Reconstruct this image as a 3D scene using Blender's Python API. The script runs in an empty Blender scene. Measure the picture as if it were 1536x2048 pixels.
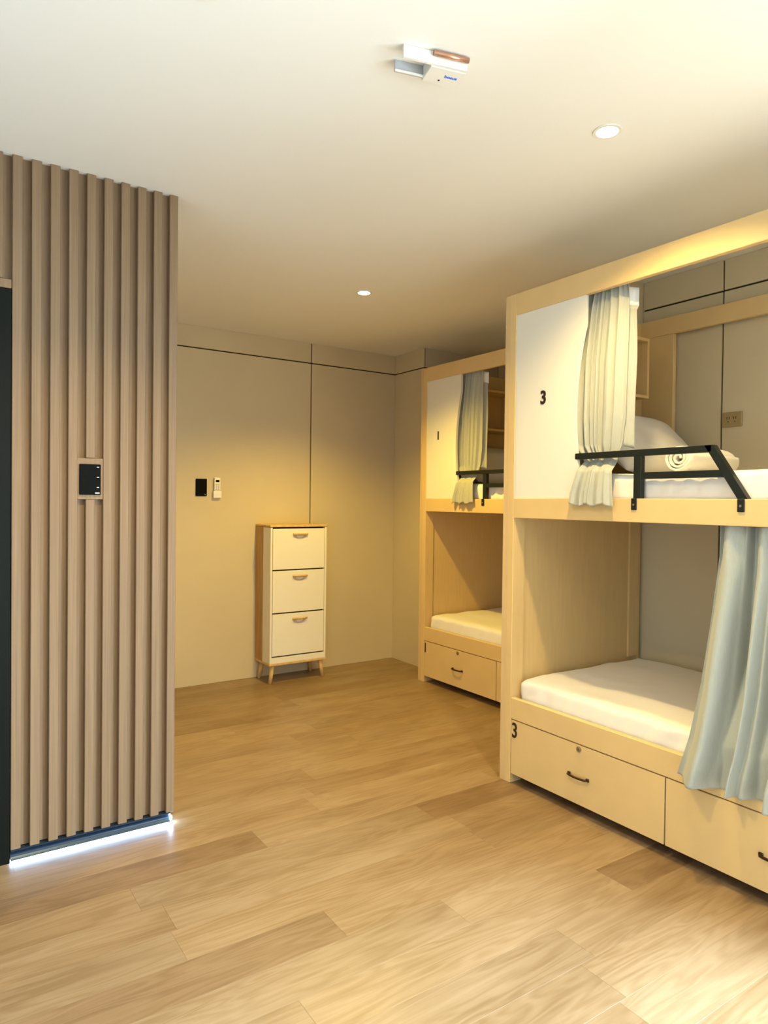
import bpy, bmesh, math, random
from mathutils import Vector, Matrix, noise
random.seed(7)
SC = bpy.context.scene
COL = SC.collection
# ------------------------------------------------------------------ camera
F_PX, YAW, PITCH, ROLL = 1381.0, 0.5926, -0.0158, 0.0116
fw = Vector((math.sin(YAW)*math.cos(PITCH), math.cos(YAW)*math.cos(PITCH), math.sin(PITCH)))
rt = Vector((math.cos(YAW), -math.sin(YAW), 0)); up = rt.cross(fw)
r2 = math.cos(ROLL)*rt + math.sin(ROLL)*up; u2 = -math.sin(ROLL)*rt + math.cos(ROLL)*up
cd = bpy.data.cameras.new('camera'); cam = bpy.data.objects.new('camera', cd); COL.objects.link(cam)
cd.sensor_fit = 'VERTICAL'; cd.sensor_height = 24.0; cd.lens = 24.0*F_PX/2048.0; cd.clip_start = 0.05
cam.matrix_world = Matrix(((r2.x, u2.x, -fw.x, 0), (r2.y, u2.y, -fw.y, 0), (r2.z, u2.z, -fw.z, 1.35), (0, 0, 0, 1)))
SC.camera = cam
# ------------------------------------------------------------------ world, daylight, exposure
SC.view_settings.view_transform = 'Standard'; SC.view_settings.look = 'None'
SC.view_settings.gamma = 1.0; SC.view_settings.use_curve_mapping = False
SC.view_settings.exposure = 0.12
W = bpy.data.worlds.new('world'); SC.world = W; W.use_nodes = True
W.node_tree.nodes['Background'].inputs[0].default_value = (0.86, 0.93, 1.0, 1)
W.node_tree.nodes['Background'].inputs[1].default_value = 1.2
DAY_W, DOWN_W = 1060.0, 94.0
WIN = (-2.0, 0.5, 0.1, 2.0)          # window opening in the right wall beyond bunk 3: y0 y1 z0 z1
ROOM_Y0, ROOM_X0 = -2.2, -1.7
ld = bpy.data.lights.new('window_daylight', 'AREA'); ld.shape = 'RECTANGLE'
ld.size = WIN[1]-WIN[0]; ld.size_y = WIN[3]-WIN[2]; ld.energy = DAY_W; ld.color = (0.64, 0.85, 1.0)
lo = bpy.data.objects.new('window_daylight', ld); COL.objects.link(lo)
lo.location = (3.377+0.14, (WIN[0]+WIN[1])/2, (WIN[2]+WIN[3])/2); lo.rotation_euler = (math.radians(37), 0, math.radians(90))
DOWN_COL = (1.0, 0.73, 0.27)      # warm lamps near the window side
DOWN_COL_DEEP = (1.0, 0.68, 0.09)  # warmer lamp at the shoe cabinet end

# ------------------------------------------------------------------ measured dimensions (metres)
ZC = 2.59; YS = 2.844; YB = 4.875; XR = 3.377; XC = 3.381; ZG = 2.433

# ------------------------------------------------------------------ materials
def mat(name, col, rough=0.5, metal=0.0, spec=0.5, emit=None, estr=0.0, noise_amt=0.0, noise_scale=(8, 8, 8), bump=0.0, bump_scale=60, sheen=0.0):
    m = bpy.data.materials.new(name); m.use_nodes = True; nt = m.node_tree; b = nt.nodes['Principled BSDF']
    b.inputs['Base Color'].default_value = (*col, 1); b.inputs['Roughness'].default_value = rough
    b.inputs['Metallic'].default_value = metal; b.inputs['Specular IOR Level'].default_value = spec
    if sheen: b.inputs['Sheen Weight'].default_value = sheen
    if emit:
        b.inputs['Emission Color'].default_value = (*emit, 1); b.inputs['Emission Strength'].default_value = estr
    if noise_amt or bump:
        tc = nt.nodes.new('ShaderNodeTexCoord'); oi = nt.nodes.new('ShaderNodeObjectInfo')
        ad = nt.nodes.new('ShaderNodeVectorMath'); ad.operation = 'ADD'
        sc = nt.nodes.new('ShaderNodeVectorMath'); sc.operation = 'SCALE'; sc.inputs[0].default_value = (17, 31, 23)
        nt.links.new(oi.outputs['Random'], sc.inputs['Scale'])
        nt.links.new(tc.outputs['Object'], ad.inputs[0]); nt.links.new(sc.outputs[0], ad.inputs[1])
        mp = nt.nodes.new('ShaderNodeMapping'); mp.inputs['Scale'].default_value = noise_scale
        nt.links.new(ad.outputs[0], mp.inputs['Vector'])
        if noise_amt:
            nz = nt.nodes.new('ShaderNodeTexNoise'); nz.inputs['Scale'].default_value = 1.0; nz.inputs['Detail'].default_value = 6
            nt.links.new(mp.outputs[0], nz.inputs['Vector'])
            rp = nt.nodes.new('ShaderNodeValToRGB')
            rp.color_ramp.elements[0].position = 0.3; rp.color_ramp.elements[1].position = 0.7
            rp.color_ramp.elements[0].color = (*[c*(1-noise_amt) for c in col], 1)
            rp.color_ramp.elements[1].color = (*[min(1, c*(1+noise_amt)) for c in col], 1)
            nt.links.new(nz.outputs['Fac'], rp.inputs[0]); nt.links.new(rp.outputs[0], b.inputs['Base Color'])
        if bump:
            n2 = nt.nodes.new('ShaderNodeTexNoise'); n2.inputs['Scale'].default_value = bump_scale; n2.inputs['Detail'].default_value = 3
            nt.links.new(tc.outputs['Object'], n2.inputs['Vector'])
            bp = nt.nodes.new('ShaderNodeBump'); bp.inputs['Strength'].default_value = bump; bp.inputs['Distance'].default_value = 0.004
            nt.links.new(n2.outputs['Fac'], bp.inputs['Height']); nt.links.new(bp.outputs[0], b.inputs['Normal'])
    return m

def oak(name, c0, c1, c2):
    """plank oak: grain along X, cathedral figure, per-plank offset and tone"""
    m = bpy.data.materials.new(name); m.use_nodes = True; nt = m.node_tree; N = nt.nodes; L = nt.links
    b = N['Principled BSDF']; b.inputs['Roughness'].default_value = 0.36; b.inputs['Specular IOR Level'].default_value = 0.4
    tc = N.new('ShaderNodeTexCoord'); oi = N.new('ShaderNodeObjectInfo')
    sc = N.new('ShaderNodeVectorMath'); sc.operation = 'SCALE'; sc.inputs[0].default_value = (37, 53, 11)
    L.new(oi.outputs['Random'], sc.inputs['Scale'])
    ad = N.new('ShaderNodeVectorMath'); ad.operation = 'ADD'; L.new(tc.outputs['Object'], ad.inputs[0]); L.new(sc.outputs[0], ad.inputs[1])
    mp = N.new('ShaderNodeMapping'); mp.inputs['Scale'].default_value = (1.1, 9.0, 1); L.new(ad.outputs[0], mp.inputs['Vector'])
    n1 = N.new('ShaderNodeTexNoise'); n1.inputs['Scale'].default_value = 1.3; n1.inputs['Detail'].default_value = 2; n1.inputs['Distortion'].default_value = 0.5
    L.new(mp.outputs[0], n1.inputs['Vector'])
    ml = N.new('ShaderNodeMath'); ml.operation = 'MULTIPLY'; ml.inputs[1].default_value = 60; L.new(n1.outputs['Fac'], ml.inputs[0])
    sn = N.new('ShaderNodeMath'); sn.operation = 'SINE'; L.new(ml.outputs[0], sn.inputs[0])
    mp2 = N.new('ShaderNodeMapping'); mp2.inputs['Scale'].default_value = (5, 130, 1); L.new(ad.outputs[0], mp2.inputs['Vector'])
    n2 = N.new('ShaderNodeTexNoise'); n2.inputs['Scale'].default_value = 1; n2.inputs['Detail'].default_value = 5; L.new(mp2.outputs[0], n2.inputs['Vector'])
    mp3 = N.new('ShaderNodeMapping'); mp3.inputs['Scale'].default_value = (1.6, 7, 1); L.new(ad.outputs[0], mp3.inputs['Vector'])
    n3 = N.new('ShaderNodeTexNoise'); n3.inputs['Scale'].default_value = 1; n3.inputs['Detail'].default_value = 3; L.new(mp3.outputs[0], n3.inputs['Vector'])
    a = N.new('ShaderNodeMath'); a.operation = 'MULTIPLY_ADD'; a.inputs[1].default_value = 0.11; L.new(sn.outputs[0], a.inputs[0]); L.new(n3.outputs['Fac'], a.inputs[2])
    a2 = N.new('ShaderNodeMath'); a2.operation = 'MULTIPLY_ADD'; a2.inputs[1].default_value = 0.45; L.new(n2.outputs['Fac'], a2.inputs[0]); L.new(a.outputs[0], a2.inputs[2])
    a3 = N.new('ShaderNodeMath'); a3.operation = 'SUBTRACT'; a3.inputs[1].default_value = 0.22; L.new(a2.outputs[0], a3.inputs[0])
    rp = N.new('ShaderNodeValToRGB'); e = rp.color_ramp.elements
    e[0].position = 0.22; e[0].color = (*c0, 1); e[1].position = 0.78; e[1].color = (*c2, 1)
    k = e.new(0.5); k.color = (*c1, 1); L.new(a3.outputs[0], rp.inputs[0])
    hs = N.new('ShaderNodeHueSaturation')
    mr = N.new('ShaderNodeMapRange'); mr.inputs[3].default_value = 0.90; mr.inputs[4].default_value = 1.08; L.new(oi.outputs['Random'], mr.inputs[0])
    L.new(mr.outputs[0], hs.inputs['Value']); L.new(rp.outputs[0], hs.inputs['Color']); L.new(hs.outputs[0], b.inputs['Base Color'])
    bp = N.new('ShaderNodeBump'); bp.inputs['Strength'].default_value = 0.06; bp.inputs['Distance'].default_value = 0.002
    L.new(n2.outputs['Fac'], bp.inputs['Height']); L.new(bp.outputs[0], b.inputs['Normal'])
    return m

M = {}
M['ceiling'] = mat('ceiling_paint', (0.83, 0.83, 0.82), 0.9, bump=0.03, bump_scale=120)
M['plaster'] = mat('plaster', (0.62, 0.61, 0.58), 0.85)
M['panel'] = mat('wall_panel_laminate', (0.61, 0.515, 0.345), 0.5, spec=0.35, noise_amt=0.03, noise_scale=(2, 2, 2))
M['groove'] = mat('groove_black', (0.012, 0.009, 0.007), 0.8)
M['bunk'] = mat('bunk_laminate', (0.70, 0.50, 0.235), 0.45, noise_amt=0.035, noise_scale=(60, 6, 6), spec=0.4)
M['bunk_edge'] = mat('bunk_edge_band', (0.66, 0.47, 0.24), 0.45, noise_amt=0.04, noise_scale=(60, 60, 4))
M['white'] = mat('white_melamine', (0.80, 0.765, 0.68), 0.35, spec=0.4)
M['doorblack'] = mat('door_frame_black', (0.004, 0.005, 0.004), 0.5, spec=0.12)
M['black'] = mat('black_metal', (0.012, 0.016, 0.014), 0.42, metal=0.2, spec=0.35, bump=0.1, bump_scale=300)
M['ink'] = mat('black_lettering', (0.02, 0.012, 0.01), 0.4)
M['bronze'] = mat('bronze_metal', (0.06, 0.035, 0.025), 0.35, metal=0.8)
M['nickel'] = mat('nickel', (0.45, 0.38, 0.26), 0.35, metal=0.9)
M['sheet'] = mat('white_sheet', (0.86, 0.83, 0.79), 0.9, sheen=0.2, bump=0.35, bump_scale=11)
M['pillow'] = mat('pillow_cotton', (0.80, 0.76, 0.70), 0.9, sheen=0.2, bump=0.1, bump_scale=18)
M['towel'] = mat('towel_terry', (0.86, 0.81, 0.70), 1.0, sheen=0.4, bump=0.5, bump_scale=260)
M['curtain'] = mat('curtain_linen', (0.40, 0.405, 0.355), 0.85, sheen=0.2, noise_amt=0.05, noise_scale=(220, 220, 30), bump=0.05, bump_scale=400)
M['curtain2'] = mat('curtain_linen_cool', (0.37, 0.39, 0.36), 0.85, sheen=0.2, noise_amt=0.05, noise_scale=(220, 220, 30), bump=0.05, bump_scale=400)
M['tape'] = mat('curtain_tape', (0.82, 0.81, 0.78), 0.8)
M['slat'] = mat('slat_taupe_wood', (0.215, 0.138, 0.078), 0.55, noise_amt=0.14, noise_scale=(160, 160, 2.2), spec=0.3)
M['slatback'] = mat('slat_backing_wood', (0.215, 0.138, 0.078), 0.6, noise_amt=0.14, noise_scale=(160, 160, 2.2), spec=0.3)
M['dark_glass'] = mat('dark_glass', (0.003, 0.004, 0.003), 0.25, spec=0.12)
M['plinth'] = mat('plinth_metal_led_tint', (0.02, 0.04, 0.075), 0.3, metal=0.5)  # dark metal; the navy base colour paints in the LED strip's blue reflection
M['led'] = mat('led_strip', (0.9, 0.95, 1.0), 0.5, emit=(0.36, 0.62, 1.0), estr=95)
M['lens'] = mat('downlight_lens', (1, 0.95, 0.85), 0.4, emit=(1.0, 0.86, 0.55), estr=22)
M['trimwhite'] = mat('white_plastic', (0.80, 0.79, 0.76), 0.4)
M['greyplastic'] = mat('grey_plastic', (0.42, 0.44, 0.48), 0.35)
M['copper'] = mat('copper_tube', (0.55, 0.30, 0.20), 0.25, metal=0.7)
M['blue'] = mat('blue_print', (0.02, 0.16, 0.85), 0.5)
M['switch'] = mat('black_switch', (0.003, 0.0035, 0.003), 0.6, spec=0.06)
M['indicator'] = mat('indicator_mark', (0.75, 0.75, 0.72), 0.5)
M['cabwood'] = mat('cabinet_wood', (0.44, 0.25, 0.075), 0.5, noise_amt=0.2, noise_scale=(30, 30, 5))
M['cablight'] = mat('cabinet_light_wood', (0.62, 0.42, 0.17), 0.5, noise_amt=0.12, noise_scale=(30, 30, 8))
M['cabrecess'] = mat('cabinet_recess', (0.60, 0.50, 0.34), 0.6)
M['cabwhite'] = mat('cabinet_white', (0.82, 0.79, 0.70), 0.4)
M['beige'] = mat('beige_plastic', (0.40, 0.30, 0.15), 0.35, metal=0.3)
M['oak_a'] = oak('oak_light', (0.221, 0.142, 0.073), (0.282, 0.192, 0.109), (0.332, 0.236, 0.143))
M['oak_b'] = oak('oak_mid', (0.202, 0.126, 0.061), (0.257, 0.169, 0.091), (0.305, 0.210, 0.122))
M['oak_c'] = oak('oak_dark', (0.153, 0.091, 0.045), (0.202, 0.126, 0.067), (0.243, 0.159, 0.089))

# ------------------------------------------------------------------ helpers
def box(bm, x0, x1, y0, y1, z0, z1, bev=0.0, seg=1):
    xs = sorted((x0, x1)); ys = sorted((y0, y1)); zs = sorted((z0, z1))
    v = [bm.verts.new((x, y, z)) for x in xs for y in ys for z in zs]
    q = [(0, 1, 3, 2), (4, 6, 7, 5), (0, 4, 5, 1), (2, 3, 7, 6), (0, 2, 6, 4), (1, 5, 7, 3)]
    fs = [bm.faces.new([v[i] for i in f]) for f in q]
    if bev > 0:
        es = list({e for f in fs for e in f.edges})
        bmesh.ops.bevel(bm, geom=es, offset=bev, segments=seg, affect='EDGES', profile=0.5)
    return bm

def prism(bm, pts, axis, a0, a1):
    """extrude a closed 2-D outline along an axis (0 x, 1 y, 2 z)"""
    def P(p, a): return {0: (a, p[0], p[1]), 1: (p[0], a, p[1]), 2: (p[0], p[1], a)}[axis]
    v0 = [bm.verts.new(P(p, a0)) for p in pts]; v1 = [bm.verts.new(P(p, a1)) for p in pts]; n = len(pts)
    bm.faces.new(v0); bm.faces.new(v1[::-1])
    for i in range(n): bm.faces.new((v0[i], v1[i], v1[(i+1) % n], v0[(i+1) % n]))
    return bm

def tube(bm, pts, r, seg=10, r_end=None):
    rings = []
    for i, p in enumerate(pts):
        p = Vector(p); t = (Vector(pts[min(i+1, len(pts)-1)])-Vector(pts[max(i-1, 0)])).normalized()
        h = Vector((0, 0, 1)) if abs(t.z) < 0.9 else Vector((1, 0, 0))
        n = t.cross(h).normalized(); b = t.cross(n)
        rr = r if r_end is None else r+(r_end-r)*i/(len(pts)-1)
        rings.append([bm.verts.new(p+rr*(math.cos(2*math.pi*k/seg)*n+math.sin(2*math.pi*k/seg)*b)) for k in range(seg)])
    for a, b in zip(rings, rings[1:]):
        for k in range(seg): bm.faces.new((a[k], a[(k+1) % seg], b[(k+1) % seg], b[k]))
    bm.faces.new(rings[0][::-1]); bm.faces.new(rings[-1])
    return bm

def disc(bm, c, r0, r1, z0, z1, seg=32):
    """ring (r0 inner) or solid disc between z0 and z1"""
    def ring(r, z): return [bm.verts.new((c[0]+r*math.cos(2*math.pi*k/seg), c[1]+r*math.sin(2*math.pi*k/seg), z)) for k in range(seg)]
    if r0 <= 0:
        a, b = ring(r1, z0), ring(r1, z1); bm.faces.new(a[::-1]); bm.faces.new(b)
        for k in range(seg): bm.faces.new((a[k], a[(k+1) % seg], b[(k+1) % seg], b[k]))
    else:
        a, b, c2, d = ring(r1, z0), ring(r1, z1), ring(r0, z1), ring(r0, z0)
        for p, q in ((a, b), (b, c2), (c2, d), (d, a)):
            for k in range(seg): bm.faces.new((p[k], p[(k+1) % seg], q[(k+1) % seg], q[k]))
    return bm

def root_loc(p):
    v = Vector((0, 0, 0))
    while p: v = v+p.location; p = p.parent
    return v

def obj(name, bm, m, parent=None, smooth=False, origin=None):
    """link bm (world coordinates) as one mesh object"""
    bmesh.ops.recalc_face_normals(bm, faces=bm.faces[:])
    me = bpy.data.meshes.new(name)
    base = root_loc(parent); o0 = Vector(origin) if origin is not None else base
    bmesh.ops.translate(bm, verts=bm.verts[:], vec=-o0)
    bm.to_mesh(me); bm.free(); me.materials.append(M[m] if isinstance(m, str) else m)
    if smooth:
        for p in me.polygons: p.use_smooth = True
    o = bpy.data.objects.new(name, me); COL.objects.link(o); o.parent = parent; o.location = o0-base
    return o

def NB(): return bmesh.new()
def tag(o, label, cat, group=None, kind=None):
    o['label'] = label; o['category'] = cat
    if group: o['group'] = group
    if kind: o['kind'] = kind
    return o
def thing(name, loc, label, cat, group=None):
    o = bpy.data.objects.new(name, None); COL.objects.link(o); o.location = loc; o.empty_display_size = 0.1
    return tag(o, label, cat, group)
def struct(name, bm, m, label=None, smooth=False):
    o = obj(name, bm, m, None, smooth); o['kind'] = 'structure'
    if label: o['label'] = label
    return o
def text_mesh(s, size, extrude, offset=0.0, squeeze=1.0):
    c = bpy.data.curves.new('t', 'FONT'); c.body = s; c.size = size; c.extrude = extrude; c.offset = offset
    c.align_x = 'CENTER'; c.align_y = 'CENTER'; c.resolution_u = 4
    t = bpy.data.objects.new('t', c); COL.objects.link(t)
    me = bpy.data.meshes.new_from_object(t.evaluated_get(bpy.context.evaluated_depsgraph_get()))
    bpy.data.objects.remove(t); bm = NB(); bm.from_mesh(me); bpy.data.meshes.remove(me)
    xs = [v.co.x for v in bm.verts]; ys = [v.co.y for v in bm.verts]
    mx, my = (min(xs)+max(xs))/2, (min(ys)+max(ys))/2
    for v in bm.verts: v.co.x = (v.co.x-mx)*squeeze; v.co.y -= my
    return bm
def text_front(s, h, x, y, z, squeeze=1.0, offset=0.0):
    """lettering on a face that looks along -X: reads towards -Y, height h"""
    bm = text_mesh(s, h/0.70, 0.0015, offset, squeeze)
    for v in bm.verts: v.co = Vector((x-0.0015-v.co.z, y-v.co.x, z+v.co.y))
    return bm

# ------------------------------------------------------------------ floor with planks
fl = struct('floor', box(NB(), ROOM_X0, 4.25, ROOM_Y0, YB+0.1, -0.08, -0.006), 'oak_b', 'wide oak plank floor')
PW = 0.16
specials = {1.49: [(0.85, 2.0698, 'oak_a'), (2.070, 3.29, 'oak_c')], 1.81: [(-0.12, 1.1018, 'oak_c'), (1.102, 2.32, 'oak_b')],
            2.29: [(0.605, 1.8278, 'oak_a'), (1.828, 3.05, 'oak_c')], 2.45: [(-0.1, 1.1238, 'oak_c'), (1.124, 2.34, 'oak_a')]}
rows = [round(1.49+PW*k, 3) for k in range(-24, 22)]
for y in rows:
    y1 = min(y+PW, YB-0.001); y0 = max(y, ROOM_Y0)
    if y1-y0 < 0.01: continue
    segs = list(specials.get(y, []))
    if not segs:
        s = random.uniform(0.1, 1.0); segs = [(s, s+1.22, None)]
    while segs[0][0] > ROOM_X0: segs.insert(0, (segs[0][0]-1.2202, segs[0][0]-0.0002, None))
    while segs[-1][1] < 4.25: segs.append((segs[-1][1]+0.0002, segs[-1][1]+1.2202, None))
    for a, b, mm in segs:
        a, b = max(a, ROOM_X0), min(b, 4.25)
        if b-a < 0.02: continue
        mm = mm or random.choice(['oak_a', 'oak_a', 'oak_a', 'oak_b', 'oak_b'])
        obj('plank', box(NB(), a+0.0001, b-0.0001, y0+0.0001, y1-0.0001, -0.006, 0.0, 0.0002), mm, fl, origin=(a, y0, 0))

# ------------------------------------------------------------------ ceiling and walls
struct('ceiling', box(NB(), ROOM_X0, 4.25, ROOM_Y0-0.1, YB+0.1, ZC, ZC+0.1), 'ceiling', 'smooth white ceiling')
def panels(parent, axis, fixed, th, spans, zs, m='panel'):
    """flat laminate panels; axis 0: in XZ facing -Y at y=fixed, 1: in YZ facing -X at x=fixed"""
    g = 0.0045
    for a, b in spans:
        for z0, z1 in zs:
            bm = NB()
            lo_, hi_ = a+g, b-g
            zz0 = z0 if z0 <= 0.001 else z0+g; zz1 = z1 if z1 > ZC-0.01 else z1-g
            if axis == 0: box(bm, lo_, hi_, fixed, fixed+th, zz0, zz1, 0.0012)
            else: box(bm, fixed, fixed+th, lo_, hi_, zz0, zz1, 0.0012)
            obj('wall_panel', bm, m, parent)
ZS = [(0.0005, ZG), (ZG, ZC-0.0005)]
wb = struct('wall_back', box(NB(), 0.86, 4.25, YB+0.013, YB+0.1, 0, ZC), 'groove', 'beige panelled wall with thin black grooves behind the shoe cabinet')
panels(wb, 0, YB, 0.0125, [(0.862, 2.575), (2.575, XC+0.016)], ZS)
YA = 4.47
wr = struct('wall_return', box(NB(), XC+0.0125, 4.2, YA+0.004, YB-0.0005, 0, ZC), 'groove', 'short return wall between the corner and bunk one')
panels(wr, 1, XC, 0.012, [(YA-0.004, YB+0.0035)], ZS)
panels(wr, 0, YA, 0.004, [(XC+0.012, 4.2)], ZS)
struct('wall_alcove', box(NB(), 4.2, 4.25, 2.465, YB-0.0005, 0, ZC), 'panel', 'wall at the rear of the bunk one alcove')
struct('wall_partition', box(NB(), 2.99, 4.2, 2.428, 2.462, 0, ZC), 'panel', 'partition between the two bunk alcoves')
wri = struct('wall_right', box(NB(), XR+0.013, XR+0.1, WIN[1], 2.427, 0, ZC), 'groove', 'beige panelled wall with thin black grooves behind bunk three')
panels(wri, 1, XR, 0.0125, [(WIN[1], 1.961), (1.961, 2.431)], ZS)
bm = NB()
box(bm, XR, XR+0.1, ROOM_Y0, WIN[0], 0, ZC); box(bm, XR, XR+0.1, WIN[0], WIN[1]-0.0005, 0, WIN[2]); box(bm, XR, XR+0.1, WIN[0], WIN[1]-0.0005, WIN[3], ZC)
struct('wall_window', bm, 'plaster', 'plain wall around a wide window')
bm = NB()
for y in (WIN[0], (WIN[0]+WIN[1])/2-0.02, WIN[1]-0.041): box(bm, XR+0.03, XR+0.07, y, y+0.04, WIN[2], WIN[3])
for z in (WIN[2], WIN[3]-0.04): box(bm, XR+0.03, XR+0.07, WIN[0], WIN[1]-0.001, z, z+0.04)
struct('window_1', bm, 'trimwhite', 'wide window in the right wall')
struct('wall_far_left', box(NB(), ROOM_X0-0.1, ROOM_X0, ROOM_Y0, YB, 0, ZC), 'plaster', 'plain wall')
struct('wall_rear', box(NB(), ROOM_X0, XR+0.1, ROOM_Y0-0.1, ROOM_Y0, 0, ZC), 'plaster', 'plain wall')

# ------------------------------------------------------------------ slat wall with door, plinth and light
XS1 = 0.877
wl = struct('wall_left', box(NB(), 0.282, XS1-0.004, YS+0.026, YS+0.13, 0.052, ZC), 'slatback', 'taupe wood slat wall')
obj('backing_panel', box(NB(), ROOM_X0, 0.282, YS+0.026, YS+0.13, 2.139, ZC), 'slatback', wl)
pitch = (0.847-0.2795)/9
SW = (0.4975, 0.5955, 1.343, 1.503)       # switch box cut-out in the slats
for k in range(-30, 10):
    x = 0.2795+pitch*k; w = 0.033
    if x < ROOM_X0: continue
    z0 = 0.050 if k >= 0 else 2.139
    if SW[0] < x+w/2 < SW[1]:
        obj('slat', box(NB(), x, x+w, YS, YS+0.0255, z0, SW[2], 0.002), 'slat', wl, origin=(x, YS, z0))
        obj('slat', box(NB(), x, x+w, YS, YS+0.0255, SW[3], ZC-0.0005, 0.002), 'slat', wl, origin=(x, YS, SW[3]))
    else:
        obj('slat', box(NB(), x, x+w, YS, YS+0.0255, z0, ZC-0.0005, 0.002), 'slat', wl, origin=(x, YS, z0))
    if k < 9 and k >= 0:   # raised inner step of the fluted board
        pass
obj('switch_box_frame', box(NB(), SW[0]+0.001, SW[1]-0.001, YS+0.003, YS+0.0255, SW[2]+0.0005, SW[3]-0.0005, 0.0015), 'slat', wl)
obj('door_header_trim', box(NB(), ROOM_X0, 0.2785, YS+0.004, YS+0.13, 2.106, 2.1385, 0.002), 'slat', wl)
struct('wall_side', box(NB(), XS1-0.10, XS1-0.004, YS+0.1305, YB+0.012, 0, ZC), 'panel', 'side wall behind the slat wall')
dr = struct('door_1', box(NB(), 0.236, 0.2785, YS+0.006, YS+0.12, 0.0, 2.105, 0.002), 'doorblack', 'dark glass door in a black frame beside the slat wall')
obj('door_frame', box(NB(), -0.70, -0.66, YS+0.006, YS+0.12, 0.0, 2.105, 0.002), 'doorblack', dr)
obj('door_pane', box(NB(), -0.659, 0.235, YS+0.05, YS+0.062, 0.012, 2.10), 'dark_glass', dr)
obj('jamb_panel', box(NB(), ROOM_X0, -0.701, YS+0.02, YS+0.12, 0.0, 2.105), 'slatback', dr)
# curved plinth profile
pts = [(YS+0.001, 0.0495), (YS+0.001, 0.045)]
for k in range(10):
    a = math.pi*k/9
    pts.append((YS+0.002+0.011*math.sin(a), 0.044-0.030*k/9))
pts += [(YS+0.001, 0.010), (YS+0.10, 0.010), (YS+0.10, 0.0495)]
pl = struct('trim_1', prism(NB(), pts, 0, 0.2795, XS1-0.012), 'plinth', 'dark metal plinth under the slat wall, strip light painted in as a blue tint')
pl2 = obj('plinth_core', box(NB(), 0.2795, XS1-0.02, YS+0.05, YS+0.12, 0.0, 0.0098), 'groove', pl)
ls = thing('led_strip', (0.58, YS+0.01, 0.0), 'glowing cool blue-white light strip along the foot of the slat wall', 'light strip')
obj('diffuser', box(NB(), 0.27, XS1-0.006, YS+0.012, YS+0.018, 0.0015, 0.0085), 'led', ls)
obj('end_cap', box(NB(), XS1-0.0115, XS1-0.003, YS+0.004, YS+0.018, 0.0086, 0.032, 0.002), 'led', ls)
obj('backing_strip', box(NB(), 0.27, XS1-0.012, YS+0.0185, YS+0.022, 0.0012, 0.0090), 'trimwhite', ls)

# wall switch in the slat wall
sw = thing('light_switch', (0.5465, YS-0.004, 1.36), 'black three-gang switch plate set in a box on the slat wall', 'switch')
obj('switch_plate', box(NB(), 0.508, 0.585, YS-0.0055, YS+0.0028, 1.361, 1.479, 0.0025, 2), 'switch', sw)
for z in (1.468, 1.429, 1.390):
    obj('indicator_mark', box(NB(), 0.570, 0.578, YS-0.0066, YS-0.0056, z-0.0012, z+0.0012), 'indicator', sw)
obj('logo_mark', box(NB(), 0.564, 0.580, YS-0.0066, YS-0.0056, 1.366, 1.370), 'indicator', sw)

# ------------------------------------------------------------------ switch and remote on the back wall
s2 = thing('light_switch', (1.688, YB, 1.371), 'plain black switch plate on the beige wall beside the white remote', 'switch')
obj('switch_plate', box(NB(), 1.647, 1.729, YB-0.0095, YB-0.0005, 1.371, 1.496, 0.003, 2), 'switch', s2)
obj('indicator_mark', box(NB(), 1.712, 1.718, YB-0.0105, YB-0.0096, 1.380, 1.383), 'indicator', s2)
rc = thing('remote_control', (1.803, YB, 1.362), 'white air conditioner remote in a wall holder beside the black switch', 'remote')
obj('holder', box(NB(), 1.773, 1.833, YB-0.026, YB-0.0005, 1.358, 1.410, 0.004, 2), 'trimwhite', rc)
rb = obj('remote_body', box(NB(), 1.780, 1.827, YB-0.0225, YB-0.004, 1.4105, 1.507, 0.005, 2), 'trimwhite', rc)
obj('screen', box(NB(), 1.790, 1.817, YB-0.0235, YB-0.0224, 1.474, 1.490), 'switch', rb)
for i in range(3):
    for j in range(2):
        obj('button', box(NB(), 1.790+0.016*j, 1.800+0.016*j, YB-0.0238, YB-0.0224, 1.418+0.016*i, 1.427+0.016*i, 0.001), 'greyplastic', rb)

# ------------------------------------------------------------------ shoe cabinet
CX0, CX1, CYF, CYM = 2.118, 2.582, 4.615, 4.745
sc = thing('shoe_cabinet', (2.35, 4.74, 0.0), 'white three-door tilt-out shoe cabinet on splayed wooden legs against the beige wall', 'cabinet')
obj('rear_body', box(NB(), CX0-0.004, CX1+0.004, CYM, YB-0.002, 0.150, 1.150, 0.002), 'cabwood', sc)
bm = NB()
box(bm, CX0, CX0+0.016, CYF, CYM-0.0005, 0.150, 1.148, 0.001); box(bm, CX1-0.016, CX1, CYF, CYM-0.0005, 0.150, 1.148, 0.001)
box(bm, CX0+0.016, CX1-0.016, CYF+0.03, CYM-0.0005, 0.150, 1.148)
obj('front_body', bm, 'cabwhite', sc)
obj('plinth_rail', box(NB(), CX0+0.0165, CX1-0.0165, CYF+0.001, CYF+0.0295, 0.150, 0.193, 0.001), 'cabwhite', sc)
obj('shadow_gap_liner', box(NB(), CX0+0.0165, CX1-0.0165, CYF+0.027, CYF+0.0298, 0.1935, 1.148), 'groove', sc)
obj('cabinet_top', box(NB(), CX0-0.006, CX1+0.006, CYF-0.006, YB-0.002, 1.1505, 1.166, 0.002), 'cablight', sc)
obj('base_board', box(NB(), CX0-0.004, CX1+0.004, CYF-0.004, YB-0.002, 0.134, 0.1495, 0.002), 'cablight', sc)
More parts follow.
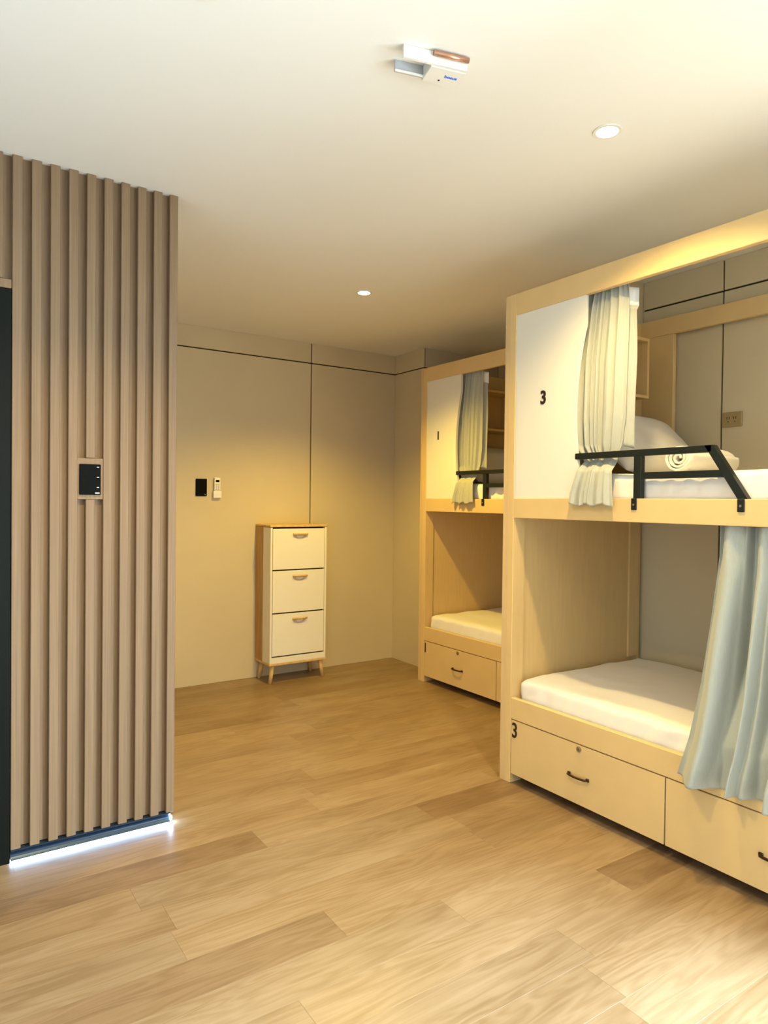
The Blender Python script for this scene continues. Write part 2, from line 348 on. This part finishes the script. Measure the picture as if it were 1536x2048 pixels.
for z0, z1 in ((0.838, 1.138), (0.521, 0.828), (0.203, 0.511)):
    d = obj('tilt_door', box(NB(), CX0+0.019, CX1-0.019, CYF-0.001, CYF+0.017, z0, z1, 0.0015), 'cabwhite', sc)
    hx = (CX0+CX1)/2+0.005; hz = z1-0.045
    bm = NB(); n = 14
    arc = [(hx-0.055+0.110*k/n, hz) for k in range(n+1)]
    low = [(hx+0.055*math.cos(math.pi*k/n), hz-0.034*math.sin(math.pi*k/n)) for k in range(1, n)]
    prism(bm, arc+low, 1, CYF-0.0022, CYF-0.0012)
    obj('handle_recess', bm, 'cabrecess', d)
    bm = NB(); tube(bm, [(hx-0.060+0.120*k/8, CYF-0.010-0.006*math.sin(math.pi*k/8), hz+0.004) for k in range(9)], 0.0075, 8)
    obj('handle', bm, 'cablight', d, smooth=True)
    bm = NB(); prism(bm, [(hx+0.030*math.cos(math.pi*k/10), hz-0.004-0.018*math.sin(math.pi*k/10)) for k in range(11)], 1, CYF-0.0030, CYF-0.0023)
    obj('finger_hole', bm, 'cabwhite', d)
for sx, lx in ((-1, CX0+0.035), (1, CX1-0.035)):
    for sy, ly in ((-1, CYF+0.03), (1, YB-0.055)):
        bm = NB(); tube(bm, [(lx, ly, 0.1335), (lx+sx*0.022, ly+sy*0.012, 0.0)], 0.019, 12, 0.0125)
        for v in bm.verts: v.co.z = max(0.0, min(0.1335, v.co.z))
        obj('leg', bm, 'cablight', sc, smooth=True)

# ------------------------------------------------------------------ bunk beds
def bunk(x0, y0, L, depth, num, label, label_d):
    s = L/1.8
    Y = lambda u: y0-u
    e = 0.07
    t = thing('bunk_bed', (x0+depth/2, y0-L/2, 0), label, 'bunk bed', 'wooden bunk beds')
    xb = x0+depth                       # rear of the frame
    def P(name, m, xa, xc, ua, uc, za, zc, bev=0.0015, par=None):
        return obj(name, box(NB(), xa, xc, Y(ua), Y(uc), za, zc, bev), m, par or t)
    for a, b, pa, pb in ((0, e, 0.040, e-0.012), (L-e, L, L-e+0.012, L-0.040)):
        inner = b if a == 0 else a
        fp = P('front_post', 'bunk', x0, x0+0.078, a, b, 0.0, 2.3445, 0.002)
        # edge lipping line between the two boards of the post
        P('edge_lipping', 'bunk_edge', x0-0.0008, x0-0.0001, a+0.001, a+0.034, 0.001, 2.3435, 0, fp)
        P('end_panel', 'bunk', x0+0.0785, xb-0.0255, pa, pb, 0.0, 2.35, 0.0015)
        lo_u, hi_u = (pb+0.0002, pb+0.0115) if a == 0 else (pa-0.0115, pa-0.0002)
        P('corner_batten', 'bunk', xb-0.11, xb-0.027, lo_u, hi_u, 0.506, 1.27, 0.001)
        P('corner_batten', 'bunk', xb-0.11, xb-0.027, lo_u, hi_u, 1.48, 2.26, 0.001)
        ra, rb_ = (pa, 0.258) if a == 0 else (L-0.258, pb)
        P('rear_post', 'bunk', xb-0.025, xb, ra, rb_, 1.346, 2.2615, 0.002)
        P('rear_foot', 'bunk', xb-0.025, xb, pa, pb, 0.0, 1.3455, 0.001)
    P('top_beam', 'bunk', x0, x0+0.025, e+0.0003, L-e-0.0003, 2.2425, 2.3445, 0.002)
    P('rear_beam', 'bunk', xb-0.025, xb, 0.042, L-0.042, 2.262, 2.355, 0.002)
    P('mid_rail', 'bunk', x0, x0+0.025, e+0.0003, L-e-0.0003, 1.277, 1.3715, 0.002)
    P('lower_rail', 'bunk', x0, x0+0.025, e+0.0003, L-e-0.0003, 0.3115, 0.415, 0.003)
    P('bed_base', 'bunk', x0+0.0255, xb-0.0255, e+0.002, L-e-0.002, 1.295, 1.345)
    P('bed_base', 'bunk', x0+0.0255, xb-0.0255, e+0.002, L-e-0.002, 0.330, 0.372)
    P('back_rail', 'bunk', xb-0.024, xb-0.0005, 0.072, L-0.072, 0.10, 0.372)
    # white number panel with a scooped edge
    bm = NB(); E0 = 0.481*s
    out = [(Y(e+0.0008), 1.3722), (Y(e+0.0008), 2.2418), (Y(E0), 2.2418)]
    for k in range(25):
        z = 2.12-0.74*k/24; a = math.sin(math.pi*k/24)**0.9
        out.append((Y(E0-0.052*s*a), z))
    out.append((Y(E0), 1.3722))
    prism(bm, out, 0, x0+0.003, x0+0.021)
    fp = obj('number_panel', bm, 'white', t)
    obj('number', text_front(num, 0.058, x0+0.003, Y(0.247*s if num != '1' else 0.207), 1.832, 0.90, 0.0025), 'ink', fp)
    # drawers
    U = [(e+0.004, L/2-0.003), (L/2+0.003, L-e-0.004)]
    for i, (a, b) in enumerate(U):
        bm = NB(); box(bm, x0+0.001, x0+0.020, Y(a), Y(b), 0.049, 0.3075, 0.0012)
        box(bm, x0+0.020, xb-0.05, Y(a+0.02), Y(b-0.02), 0.06, 0.26)
        d = obj('drawer', bm, 'bunk', t)
        m_ = (a+b)/2
        bm = NB(); pts = [(x0+0.001, Y(m_-0.05), 0.172)]
        for k in range(9):
            pts.append((x0-0.016-0.006*math.sin(math.pi*k/8), Y(m_-0.046+0.092*k/8), 0.172))
        pts.append((x0+0.001, Y(m_+0.05), 0.172)); tube(bm, pts, 0.0052, 8)
        for q in (-0.05, 0.05): box(bm, x0-0.006, x0+0.0005, Y(m_+q-0.008), Y(m_+q+0.008), 0.165, 0.179, 0.002)
        obj('handle', bm, 'bronze', d, smooth=True)
        bm = NB(); disc(bm, (0, 0), 0, 0.0125, 0, 0.004, 24); disc(bm, (0, 0), 0, 0.008, 0.004, 0.006, 20)
        for v in bm.verts: v.co = Vector((x0+0.0008-v.co.z, Y(m_)+v.co.x, 0.290+v.co.y))
        lk = obj('lock', bm, 'nickel', d)
        obj('keyhole', box(NB(), x0-0.0062, x0-0.0052, Y(m_)-0.0012, Y(m_)+0.0012, 0.285, 0.295), 'ink', lk)
        if i == 0:
            obj('number', text_front(num, 0.070, x0+0.001, Y(e+0.028*s) if num != '1' else Y(e+0.018), 0.262, 0.80, 0.0012), 'ink', d)
        for q in (a+0.08, b-0.08):
            bm = NB(); disc(bm, (0, 0), 0, 0.020, -0.009, 0.009, 16)
            for v in bm.verts: v.co = Vector((x0+0.17+v.co.x, Y(q)+v.co.z, 0.0202+v.co.y))
            box(bm, x0+0.16, x0+0.18, Y(q)-0.012, Y(q)+0.012, 0.040, 0.0595)
            obj('caster', bm, 'trimwhite', d)
    # black guard rail
    g0, g1, g2, g3 = 0.439*s, 0.735*s, 1.048*s, 1.160*s
    T = 0.026; xg = x0+0.0005
    bm = NB()
    box(bm, xg, xg+T, Y(g0), Y(g2+0.012), 1.540, 1.566, 0.0015)
    box(bm, xg, xg+T, Y(g1), Y(g1+0.034), 1.372, 1.5405, 0.0015)
    w = 0.030
    prism(bm, [(Y(g2-0.016), 1.566), (Y(g2+0.018), 1.566), (Y(g3+0.034), 1.372), (Y(g3-0.002), 1.372)], 0, xg, xg+T)
    zt = 1.449; sl = (g3-g2)/(1.566-1.372)
    prism(bm, [(Y(g1+0.033), zt+0.026), (Y(g2-0.010+sl*(1.566-zt-0.026)), zt+0.026), (Y(g2-0.010+sl*(1.566-zt)), zt), (Y(g1+0.033), zt)], 0, xg+0.001, xg+T-0.001)
    gr = obj('guard_rail', bm, 'black', t)
    obj('end_cap', box(NB(), xg+0.002, xg+T-0.002, Y(g0)+0.0002, Y(g0)+0.003, 1.542, 1.564), 'black', gr)
    for q in (g1-0.002, g3+0.004):
        bq = obj('bracket', box(NB(), x0-0.005, x0-0.0003, Y(q-0.004), Y(q+0.022), 1.326, 1.3725, 0.002), 'black', gr)
        bm = NB(); disc(bm, (0, 0), 0, 0.0045, 0, 0.002, 12)
        for v in bm.verts: v.co = Vector((x0-0.0051-v.co.z, Y(q+0.009)+v.co.x, 1.347+v.co.y))
        obj('screw', bm, 'nickel', gr)
    # curtain track under the top beam and open shelf box on the end panel
    P('curtain_track', 'trimwhite', x0+0.048, x0+0.066, e+0.002, L-e-0.002, 2.262, 2.278, 0.001)
    P('curtain_track', 'trimwhite', x0+0.052, x0+0.068, e+0.002, L-e-0.002, 1.2785, 1.2945, 0.001)
    bm = NB(); sx0, sx1, sz0, sz1 = x0+0.36, x0+0.782, 1.897, 2.207; th = 0.016
    ua, ub = e-0.0118, e+0.178
    box(bm, sx0, sx1, Y(ua), Y(ub), sz0, sz0+th, 0.001); box(bm, sx0, sx1, Y(ua), Y(ub), sz1-th, sz1, 0.001)
    box(bm, sx0, sx0+th, Y(ua), Y(ub), sz0+th, sz1-th, 0.001); box(bm, sx1-th, sx1, Y(ua), Y(ub), sz0+th, sz1-th, 0.001)
    obj('shelf_box', bm, 'bunk', t)
    return t

B3 = dict(x0=2.36, y0=2.465, L=1.8, depth=1.0)
B1 = dict(x0=3.134, y0=4.169, L=1.70, depth=1.0)
bunk(num='3', label='large wooden bunk bed numbered 3 with white front panel and black guard rail', label_d='', **B3)
bunk(num='1', label='wooden bunk bed numbered 1 beyond bunk 3 beside the return wall', label_d='', **B1)

# ------------------------------------------------------------------ bedding
def soft_box(x0, x1, y0, y1, z0, z1, r, amp, seed, nx=22, ny=40, nz=9):
    """rounded box with fabric unevenness; ripples run down the front face"""
    bm = NB(); c = Vector(((x0+x1)/2, (y0+y1)/2, (z0+z1)/2)); h = Vector(((x1-x0)/2, (y1-y0)/2, (z1-z0)/2))
    def place(p):
        inner = Vector((max(-h.x+r, min(h.x-r, p.x)), max(-h.y+r, min(h.y-r, p.y)), max(-h.z+r, min(h.z-r, p.z))))
        d = p-inner
        if d.length > 1e-9: p = inner+d.normalized()*r
        q = c+p
        n = noise.noise(Vector((q.x*7+seed, q.y*7, q.z*9)))*amp + noise.noise(Vector((q.x*19, q.y*19+seed, q.z*9)))*amp*0.4
        q.z += n*(1 if p.z > 0 else 0.1)
        if p.x < -h.x+0.02 and p.z < h.z*0.75:
            k = (1-(p.z+h.z)/(2*h.z))
            q.x += amp*1.15*math.sin(q.y*62+3.0*math.sin(q.y*7+seed)+p.z*26)*(0.25+0.75*(1-abs(2*k-1)))*(0.6+0.8*noise.noise(Vector((q.y*3, seed, 0))))
        return q
    cache = {}
    def V(p):
        key = (round(p.x, 5), round(p.y, 5), round(p.z, 5))
        if key not in cache: cache[key] = bm.verts.new(place(p))
        return cache[key]
    def lin(a, n): return [-a+2*a*i/n for i in range(n+1)]
    X, Yy, Z = lin(h.x, nx), lin(h.y, ny), lin(h.z, nz)
    def quad(f, A, B):
        for i in range(len(A)-1):
            for j in range(len(B)-1):
                vs = [V(f(A[i], B[j])), V(f(A[i+1], B[j])), V(f(A[i+1], B[j+1])), V(f(A[i], B[j+1]))]
                if len(set(vs)) == 4: bm.faces.new(vs)
    for sgn in (-1, 1):
        quad(lambda a, b: Vector((a, b, sgn*h.z)), X, Yy); quad(lambda a, b: Vector((a, sgn*h.y, b)), X, Z); quad(lambda a, b: Vector((sgn*h.x, a, b)), Yy, Z)
    return bm
def mattress(b, z0, z1, seed, label):
    x0, y0, L, dp = b['x0'], b['y0'], b['L'], b['depth']
    o = obj('mattress', soft_box(x0+0.040, x0+dp-0.036, y0-L+0.082, y0-0.084, z0, z1, 0.028, 0.0075, seed, 26, 70, 11), 'sheet', None, True, origin=(x0+dp/2, y0-L/2, z0))
    return tag(o, label, 'mattress', 'white bunk mattresses')
mattress(B3, 1.347, 1.476, 1.3, 'white sheeted mattress under the rolled towel and leaning pillow')
mattress(B3, 0.374, 0.502, 5.1, 'bare white mattress on the bottom berth half closed by the long curtain')
mattress(B1, 1.347, 1.476, 8.7, 'white sheeted mattress on the top berth of the smaller far bunk bed')
mattress(B1, 0.374, 0.502, 12.9, 'bare white mattress on the bottom berth of the bunk nearest the shoe cabinet')

def pillow(center, w, h, t, rot, seed, label):
    bm = NB(); n = 26; top, bot = [], []
    for i in range(n+1):
        rt_, rb_ = [], []
        for j in range(n+1):
            u, v = -1+2*i/n, -1+2*j/n
            pin = 1-0.07*(u*u*(1-v*v)*0.2+v*v*(1-u*u)*0.9)
            x, y = u*w/2*(1-0.05*(1-v*v)*abs(u)**3*0-0.04*(v*v)), v*h/2*(1-0.05*(u*u))
            th = t/2*((1-abs(u)**2.6)*(1-abs(v)**2.6))**0.55*pin
            nz = noise.noise(Vector((u*1.8+seed, v*1.8, 0)))*0.018+noise.noise(Vector((u*4+seed, v*4, 3)))*0.006
            f = (1-abs(u)**4)*(1-abs(v)**4)
            rt_.append(Vector((x, y, th+nz*f))); rb_.append(Vector((x, y, -th)))
        top.append(rt_); bot.append(rb_)
    R = Matrix.Rotation(rot[2], 3, 'Z') @ Matrix.Rotation(rot[1], 3, 'Y') @ Matrix.Rotation(rot[0], 3, 'X')
    c = Vector(center)
    tv = [[bm.verts.new(c+R @ p) for p in r] for r in top]
    bv = [[tv[i][j] if i in (0, n) or j in (0, n) else bm.verts.new(c+R @ bot[i][j]) for j in range(n+1)] for i in range(n+1)]
    for g in (tv, bv):
        for i in range(n):
            for j in range(n):
                vs = [g[i][j], g[i+1][j], g[i+1][j+1], g[i][j+1]]
                bm.faces.new(vs if g is tv else vs[::-1])
    o = obj('pillow', bm, 'pillow', None, True, origin=center)
    return tag(o, label, 'pillow')
pillow((2.99, 2.120, 1.645), 0.66, 0.38, 0.15, (math.radians(52), 0, math.radians(2)), 2.0, 'white pillow leaning against the end of the top berth of bunk 3')
pillow((3.68, 3.92, 1.630), 0.60, 0.36, 0.14, (math.radians(50), 0, 0), 6.0, 'white pillow in the shade on the top berth of bunk 1')

def towel(c, length, r, ang):
    bm = NB(); turns, n, th = 3.1, 96, 0.0095
    ca, sa = math.cos(ang), math.sin(ang)
    m = 22
    def P(rr, a, l):
        k = 1+0.03*math.sin(l*40)*math.sin(a*2)
        lx = l
        yy, zz = rr*k*math.cos(a), rr*k*math.sin(a)*0.96
        q = Vector((c[0]+ca*lx-sa*yy, c[1]+sa*lx+ca*yy, c[2]+zz))
        return q
    outer, inner = [], []
    for i in range(n+1):
        a = -2*math.pi*turns*i/n+math.radians(200); rr = r*(0.16+0.84*(i/n)**0.8)
        ro, ri = [], []
        for j in range(m+1):
            tt = j/m; l = (tt-0.5)*length
            edge = 1-0.10*(abs(2*tt-1)**8)
            lw = l+0.006*noise.noise(Vector((a*0.6, tt*3, 1)))+ (0.012*(1-i/n) if tt < 0.5 else -0.012*(1-i/n))*abs(2*tt-1)**6
            d = 0.0016*noise.noise(Vector((math.cos(a)*3, math.sin(a)*3, tt*14)))
            ro.append(bm.verts.new(P((rr+d)*edge, a, lw))); ri.append(bm.verts.new(P(max(0.002, rr+d-th)*edge, a, lw)))
        outer.append(ro); inner.append(ri)
    for i in range(n):
        for j in range(m):
            bm.faces.new((outer[i][j], outer[i+1][j], outer[i+1][j+1], outer[i][j+1])); bm.faces.new((inner[i][j], inner[i][j+1], inner[i+1][j+1], inner[i+1][j]))
        for j in (0, m): bm.faces.new((outer[i][j], inner[i][j], inner[i+1][j], outer[i+1][j]))
    for i in (0, n):
        for j in range(m): bm.faces.new((outer[i][j], outer[i][j+1], inner[i][j+1], inner[i][j]))
    return tag(obj('towel', bm, 'towel', None, True, origin=(c[0], c[1], c[2]-r)), 'rolled cream bath towel lying on the top mattress of bunk 3', 'towel')
towel((2.80, 1.705, 1.543), 0.42, 0.066, math.radians(4))

# ------------------------------------------------------------------ curtains
def interp(rows, t):
    for a, b in zip(rows, rows[1:]):
        if t <= b[0] or b is rows[-1]:
            f = min(1, max(0, (t-a[0])/(b[0]-a[0]))); f = f*f*(3-2*f)*0.5+f*0.5
            return [p+(q-p)*f for p, q in zip(a[1:], b[1:])]
def curtain_cloth(rows, pleats, ns, nt, seed, zdrop=0.0, header=0.03, limit=None, pinch=0.35):
    """rows: (t, z, x, y_left, y_right, amp); s runs from y_left to y_right, pleats push along x"""
    bm = NB(); g = []; th = 0.0016
    for j in range(nt+1):
        t = j/nt; z, x, yl, yr, amp = interp(rows, t); r = []
        for i in range(ns+1):
            s = i/ns
            ph = 0
            for (c, w, a, dr) in pleats:
                d = (s-(c+dr*t))/w
                ph += a*math.exp(-d*d)
            wob = 0.25*noise.noise(Vector((s*9+seed, t*2.2, seed)))+0.12*noise.noise(Vector((s*30+seed, t*1.0, 0)))
            tight = pinch*math.sin(s*math.pi*2*11+seed)*max(0, 1-t/header/2.2) if header else 0
            yy = yl+(yr-yl)*(s+0.012*math.sin(s*40+seed+t*2))
            zz = z-zdrop*s*t*t+ (0.006*math.sin(s*17+seed)*t*t)
            xx = x-amp*(ph+wob+tight)
            if limit: lo_, hi_ = limit(zz); xx = max(lo_, min(xx, hi_))
            r.append(Vector((xx, yy, zz)))
        g.append(r)
    fr = [[bm.verts.new(p) for p in r] for r in g]
    bk = [[bm.verts.new(p+Vector((th, 0, 0))) for p in r] for r in g]
    for j in range(nt):
        for i in range(ns):
            bm.faces.new((fr[j][i], fr[j][i+1], fr[j+1][i+1], fr[j+1][i])); bm.faces.new((bk[j][i], bk[j+1][i], bk[j+1][i+1], bk[j][i+1]))
        for i in (0, ns): bm.faces.new((fr[j][i], fr[j+1][i], bk[j+1][i], bk[j][i]))
    for j in (0, nt):
        for i in range(ns): bm.faces.new((fr[j][i], bk[j][i], bk[j][i+1], fr[j][i+1]))
    return bm
def upper_curtain(b, label, seed):
    x0, y0, s = b['x0'], b['y0'], b['L']/1.8
    Y = lambda u: y0-u*s
    rows = [(0.0, 2.259, x0+0.060, Y(0.44), Y(0.655), 0.016),
            (0.10, 2.17, x0+0.058, Y(0.43), Y(0.660), 0.022),
            (0.35, 1.95, x0+0.055, Y(0.40), Y(0.660), 0.027),
            (0.60, 1.72, x0+0.055, Y(0.39), Y(0.655), 0.027),
            (0.72, 1.60, x0+0.055, Y(0.40), Y(0.640), 0.021),
            (0.78, 1.552, x0+0.048, Y(0.440), Y(0.625), 0.009),
            (0.81, 1.527, x0+0.038, Y(0.458), Y(0.630), 0.006),
            (0.85, 1.487, x0-0.010, Y(0.458), Y(0.640), 0.005),
            (0.90, 1.44, x0-0.018, Y(0.448), Y(0.648), 0.009),
            (0.95, 1.39, x0-0.023, Y(0.434), Y(0.655), 0.012),
            (1.0, 1.343, x0-0.026, Y(0.432), Y(0.662), 0.015)]
    pl = [(0.06, 0.06, 1.2, 0.02), (0.24, 0.035, 0.9, 0.03), (0.345, 0.028, 0.8, 0.04), (0.44, 0.03, 0.9, 0.02), (0.53, 0.026, 0.7, -0.02), (0.66, 0.075, 1.1, 0.03), (0.84, 0.06, 0.8, 0.0), (0.155, 0.03, -0.9, 0.03)]
    t = thing('curtain', (x0+0.05, Y(0.55), 1.345), label, 'curtain', 'top berth curtains')
    obj('cloth', curtain_cloth(rows, pl, 120, 110, seed, limit=lambda z: (x0+0.031, x0+0.12) if z > 1.529 else ((x0-0.09, x0-0.004) if z < 1.487 else (x0-0.09, x0+0.05))), 'curtain', t, True)
    # turned-back edge with white heading tape
    yr = Y(0.655)
    bm = NB(); n = 8; m = 44; g = []
    for j in range(m+1):
        tt = j/m; z = 2.248-tt*0.66; r = []
        for i in range(n+1):
            q = i/n; wdt = 0.042 if tt < 0.12 else 0.032
            r.append(Vector((x0+0.060+0.010*math.sin(q*math.pi)+q*0.030, yr+0.012-wdt*s*q*(1-0.15*max(0, tt-0.75)*4)+0.003*math.sin(tt*9+q), z-0.01*q)))
        g.append(r)
    for lo_j, hi_j, nm, mt in ((0, 5, 'heading_tape', 'tape'), (5, m, 'turned_edge', 'curtain')):
        bm = NB(); f = [[bm.verts.new(p) for p in r] for r in g[lo_j:hi_j+1]]; k = [[bm.verts.new(p+Vector((0.0015, 0.0008, 0))) for p in r] for r in g[lo_j:hi_j+1]]
        J = hi_j-lo_j
        for j in range(J):
            for i in range(n):
                bm.faces.new((f[j][i], f[j][i+1], f[j+1][i+1], f[j+1][i])); bm.faces.new((k[j][i], k[j+1][i], k[j+1][i+1], k[j][i+1]))
            for i in (0, n): bm.faces.new((f[j][i], f[j+1][i], k[j+1][i], k[j][i]))
        for j in (0, J):
            for i in range(n): bm.faces.new((f[j][i], k[j][i], k[j][i+1], f[j][i+1]))
        obj(nm, bm, mt, t, True)
    return t
upper_curtain(B3, 'pale grey linen curtain tucked behind the guard rail of bunk 3', 1.0)
upper_curtain(B1, 'grey linen curtain tucked behind the guard rail of bunk 1', 4.4)
# long curtain of the bottom berth
x0 = B3['x0']
rows = [(0.0, 1.2775, x0+0.058, 1.402, 0.80, 0.016),
        (0.12, 1.165, x0+0.054, 1.402, 0.80, 0.027),
        (0.35, 0.96, x0+0.036, 1.415, 0.79, 0.040),
        (0.65, 0.68, x0+0.008, 1.438, 0.77, 0.048),
        (0.85, 0.49, x0-0.020, 1.458, 0.76, 0.050),
        (0.93, 0.42, x0-0.036, 1.470, 0.76, 0.048),
        (1.0, 0.350, x0-0.040, 1.488, 0.75, 0.046)]
pl = [(0.02, 0.03, -0.5, 0), (0.095, 0.055, 1.4, 0.005), (0.155, 0.020, -0.2, 0.03), (0.212, 0.022, -2.2, 0.012), (0.275, 0.028, 1.1, 0.0), (0.345, 0.022, 0.5, 0.0), (0.40, 0.026, -1.7, -0.01), (0.48, 0.05, 1.0, -0.02), (0.57, 0.03, -0.7, 0), (0.66, 0.05, 1.0, 0), (0.75, 0.03, -0.7, 0), (0.85, 0.05, 1.0, 0), (0.95, 0.03, -0.5, 0)]
t = thing('curtain', (x0, 1.12, 0.35), 'long blue-grey linen curtain hanging across the bottom berth of bunk 3', 'curtain')
obj('cloth', curtain_cloth(rows, pl, 300, 90, 2.2, header=0.09, pinch=0.55, limit=lambda z: (-9, x0-0.006+max(0.0, min(0.095, (z-0.50)*0.32)))), 'curtain2', t, True)

# ------------------------------------------------------------------ outlet behind the top berth
ot = thing('wall_outlet', (XR, 1.903, 1.74), 'bronze-beige double socket plate on the wall behind the top berth of bunk 3', 'outlet')
fp = obj('faceplate', box(NB(), XR-0.010, XR-0.0005, 1.850, 1.952, 1.741, 1.815, 0.003, 2), 'beige', ot)
ins = obj('socket_insert', box(NB(), XR-0.0115, XR-0.0101, 1.866, 1.936, 1.758, 1.798, 0.001), 'beige', ot)
for yc in (1.884, 1.918):
    for dy in (-0.006, 0.006): obj('slot', box(NB(), XR-0.0124, XR-0.0116, yc+dy-0.0015, yc+dy+0.0015, 1.779, 1.792), 'ink', ins)
    obj('slot', box(NB(), XR-0.0124, XR-0.0116, yc-0.003, yc+0.003, 1.765, 1.769), 'ink', ins)

# ------------------------------------------------------------------ ceiling fittings
def downlight(x, y, label, power=1.0, color=DOWN_COL):
    t = thing('downlight', (x, y, ZC), label, 'downlight', 'recessed ceiling downlights')
    obj('trim_ring', disc(NB(), (x, y), 0.036, 0.046, ZC-0.004, ZC-0.0002, 36), 'trimwhite', t)
    obj('lens', disc(NB(), (x, y), 0, 0.0355, ZC-0.003, ZC-0.0004, 32), 'lens', t)
    l = bpy.data.lights.new('downlight_lamp', 'SPOT'); l.energy = DOWN_W*power; l.color = color
    l.spot_size = math.radians(132); l.spot_blend = 0.62; l.shadow_soft_size = 0.03
    o = bpy.data.objects.new('downlight_lamp', l); COL.objects.link(o); o.location = (0, 0, -0.02); o.parent = t
downlight(1.899, 1.516, 'glowing downlight in the ceiling beside the white ceiling device')
downlight(2.196, 3.501, 'glowing downlight in the ceiling nearest the shoe cabinet', 1.55, DOWN_COL_DEEP)
downlight(0.565, 1.66, 'downlight in the ceiling in front of the slat wall')

an = math.radians(-15); O = Vector((1.088, 1.546, 0)); A = Vector((math.cos(an), math.sin(an), 0)); Bv = Vector((-math.sin(an), math.cos(an), 0))
def dev(bm):
    for v in bm.verts: v.co = O+A*v.co.x+Bv*v.co.y+Vector((0, 0, ZC-0.0005+v.co.z))
    return bm
dv = thing('ceiling_sensor', (1.18, 1.55, ZC), 'small white open-sided device with blue print fixed to the ceiling', 'ceiling device')
obj('front_bar', dev(box(NB(), 0, 0.190, 0, 0.010, -0.034, 0, 0.001)), 'trimwhite', dv)
hb = obj('housing', dev(box(NB(), 0.085, 0.190, 0.0102, 0.082, -0.036, 0, 0.0015)), 'trimwhite', dv)
obj('rear_wing', dev(box(NB(), 0.0, 0.0845, 0.070, 0.077, -0.032, 0, 0.001)), 'greyplastic', dv)
obj('wing_lip', dev(box(NB(), 0.0, 0.0845, 0.0665, 0.0698, -0.034, -0.028)), 'trimwhite', dv)
obj('copper_rod', dev(tube(NB(), [(0.085, -0.0085, -0.010), (0.19, -0.0085, -0.010)], 0.0075, 12)), 'copper', dv, True)
bm = text_mesh('bosus', 0.0165, 0.0003, 0.0004)
for v in bm.verts: v.co = Vector((0.158-0*v.co.x+v.co.x, 0.040-v.co.y, -0.0365-v.co.z))
obj('blue_print', dev(bm), 'blue', hb)
obj('indicator', dev(disc(NB(), (0.130, 0.062), 0, 0.003, -0.0372, -0.0362, 12)), 'ink', hb)
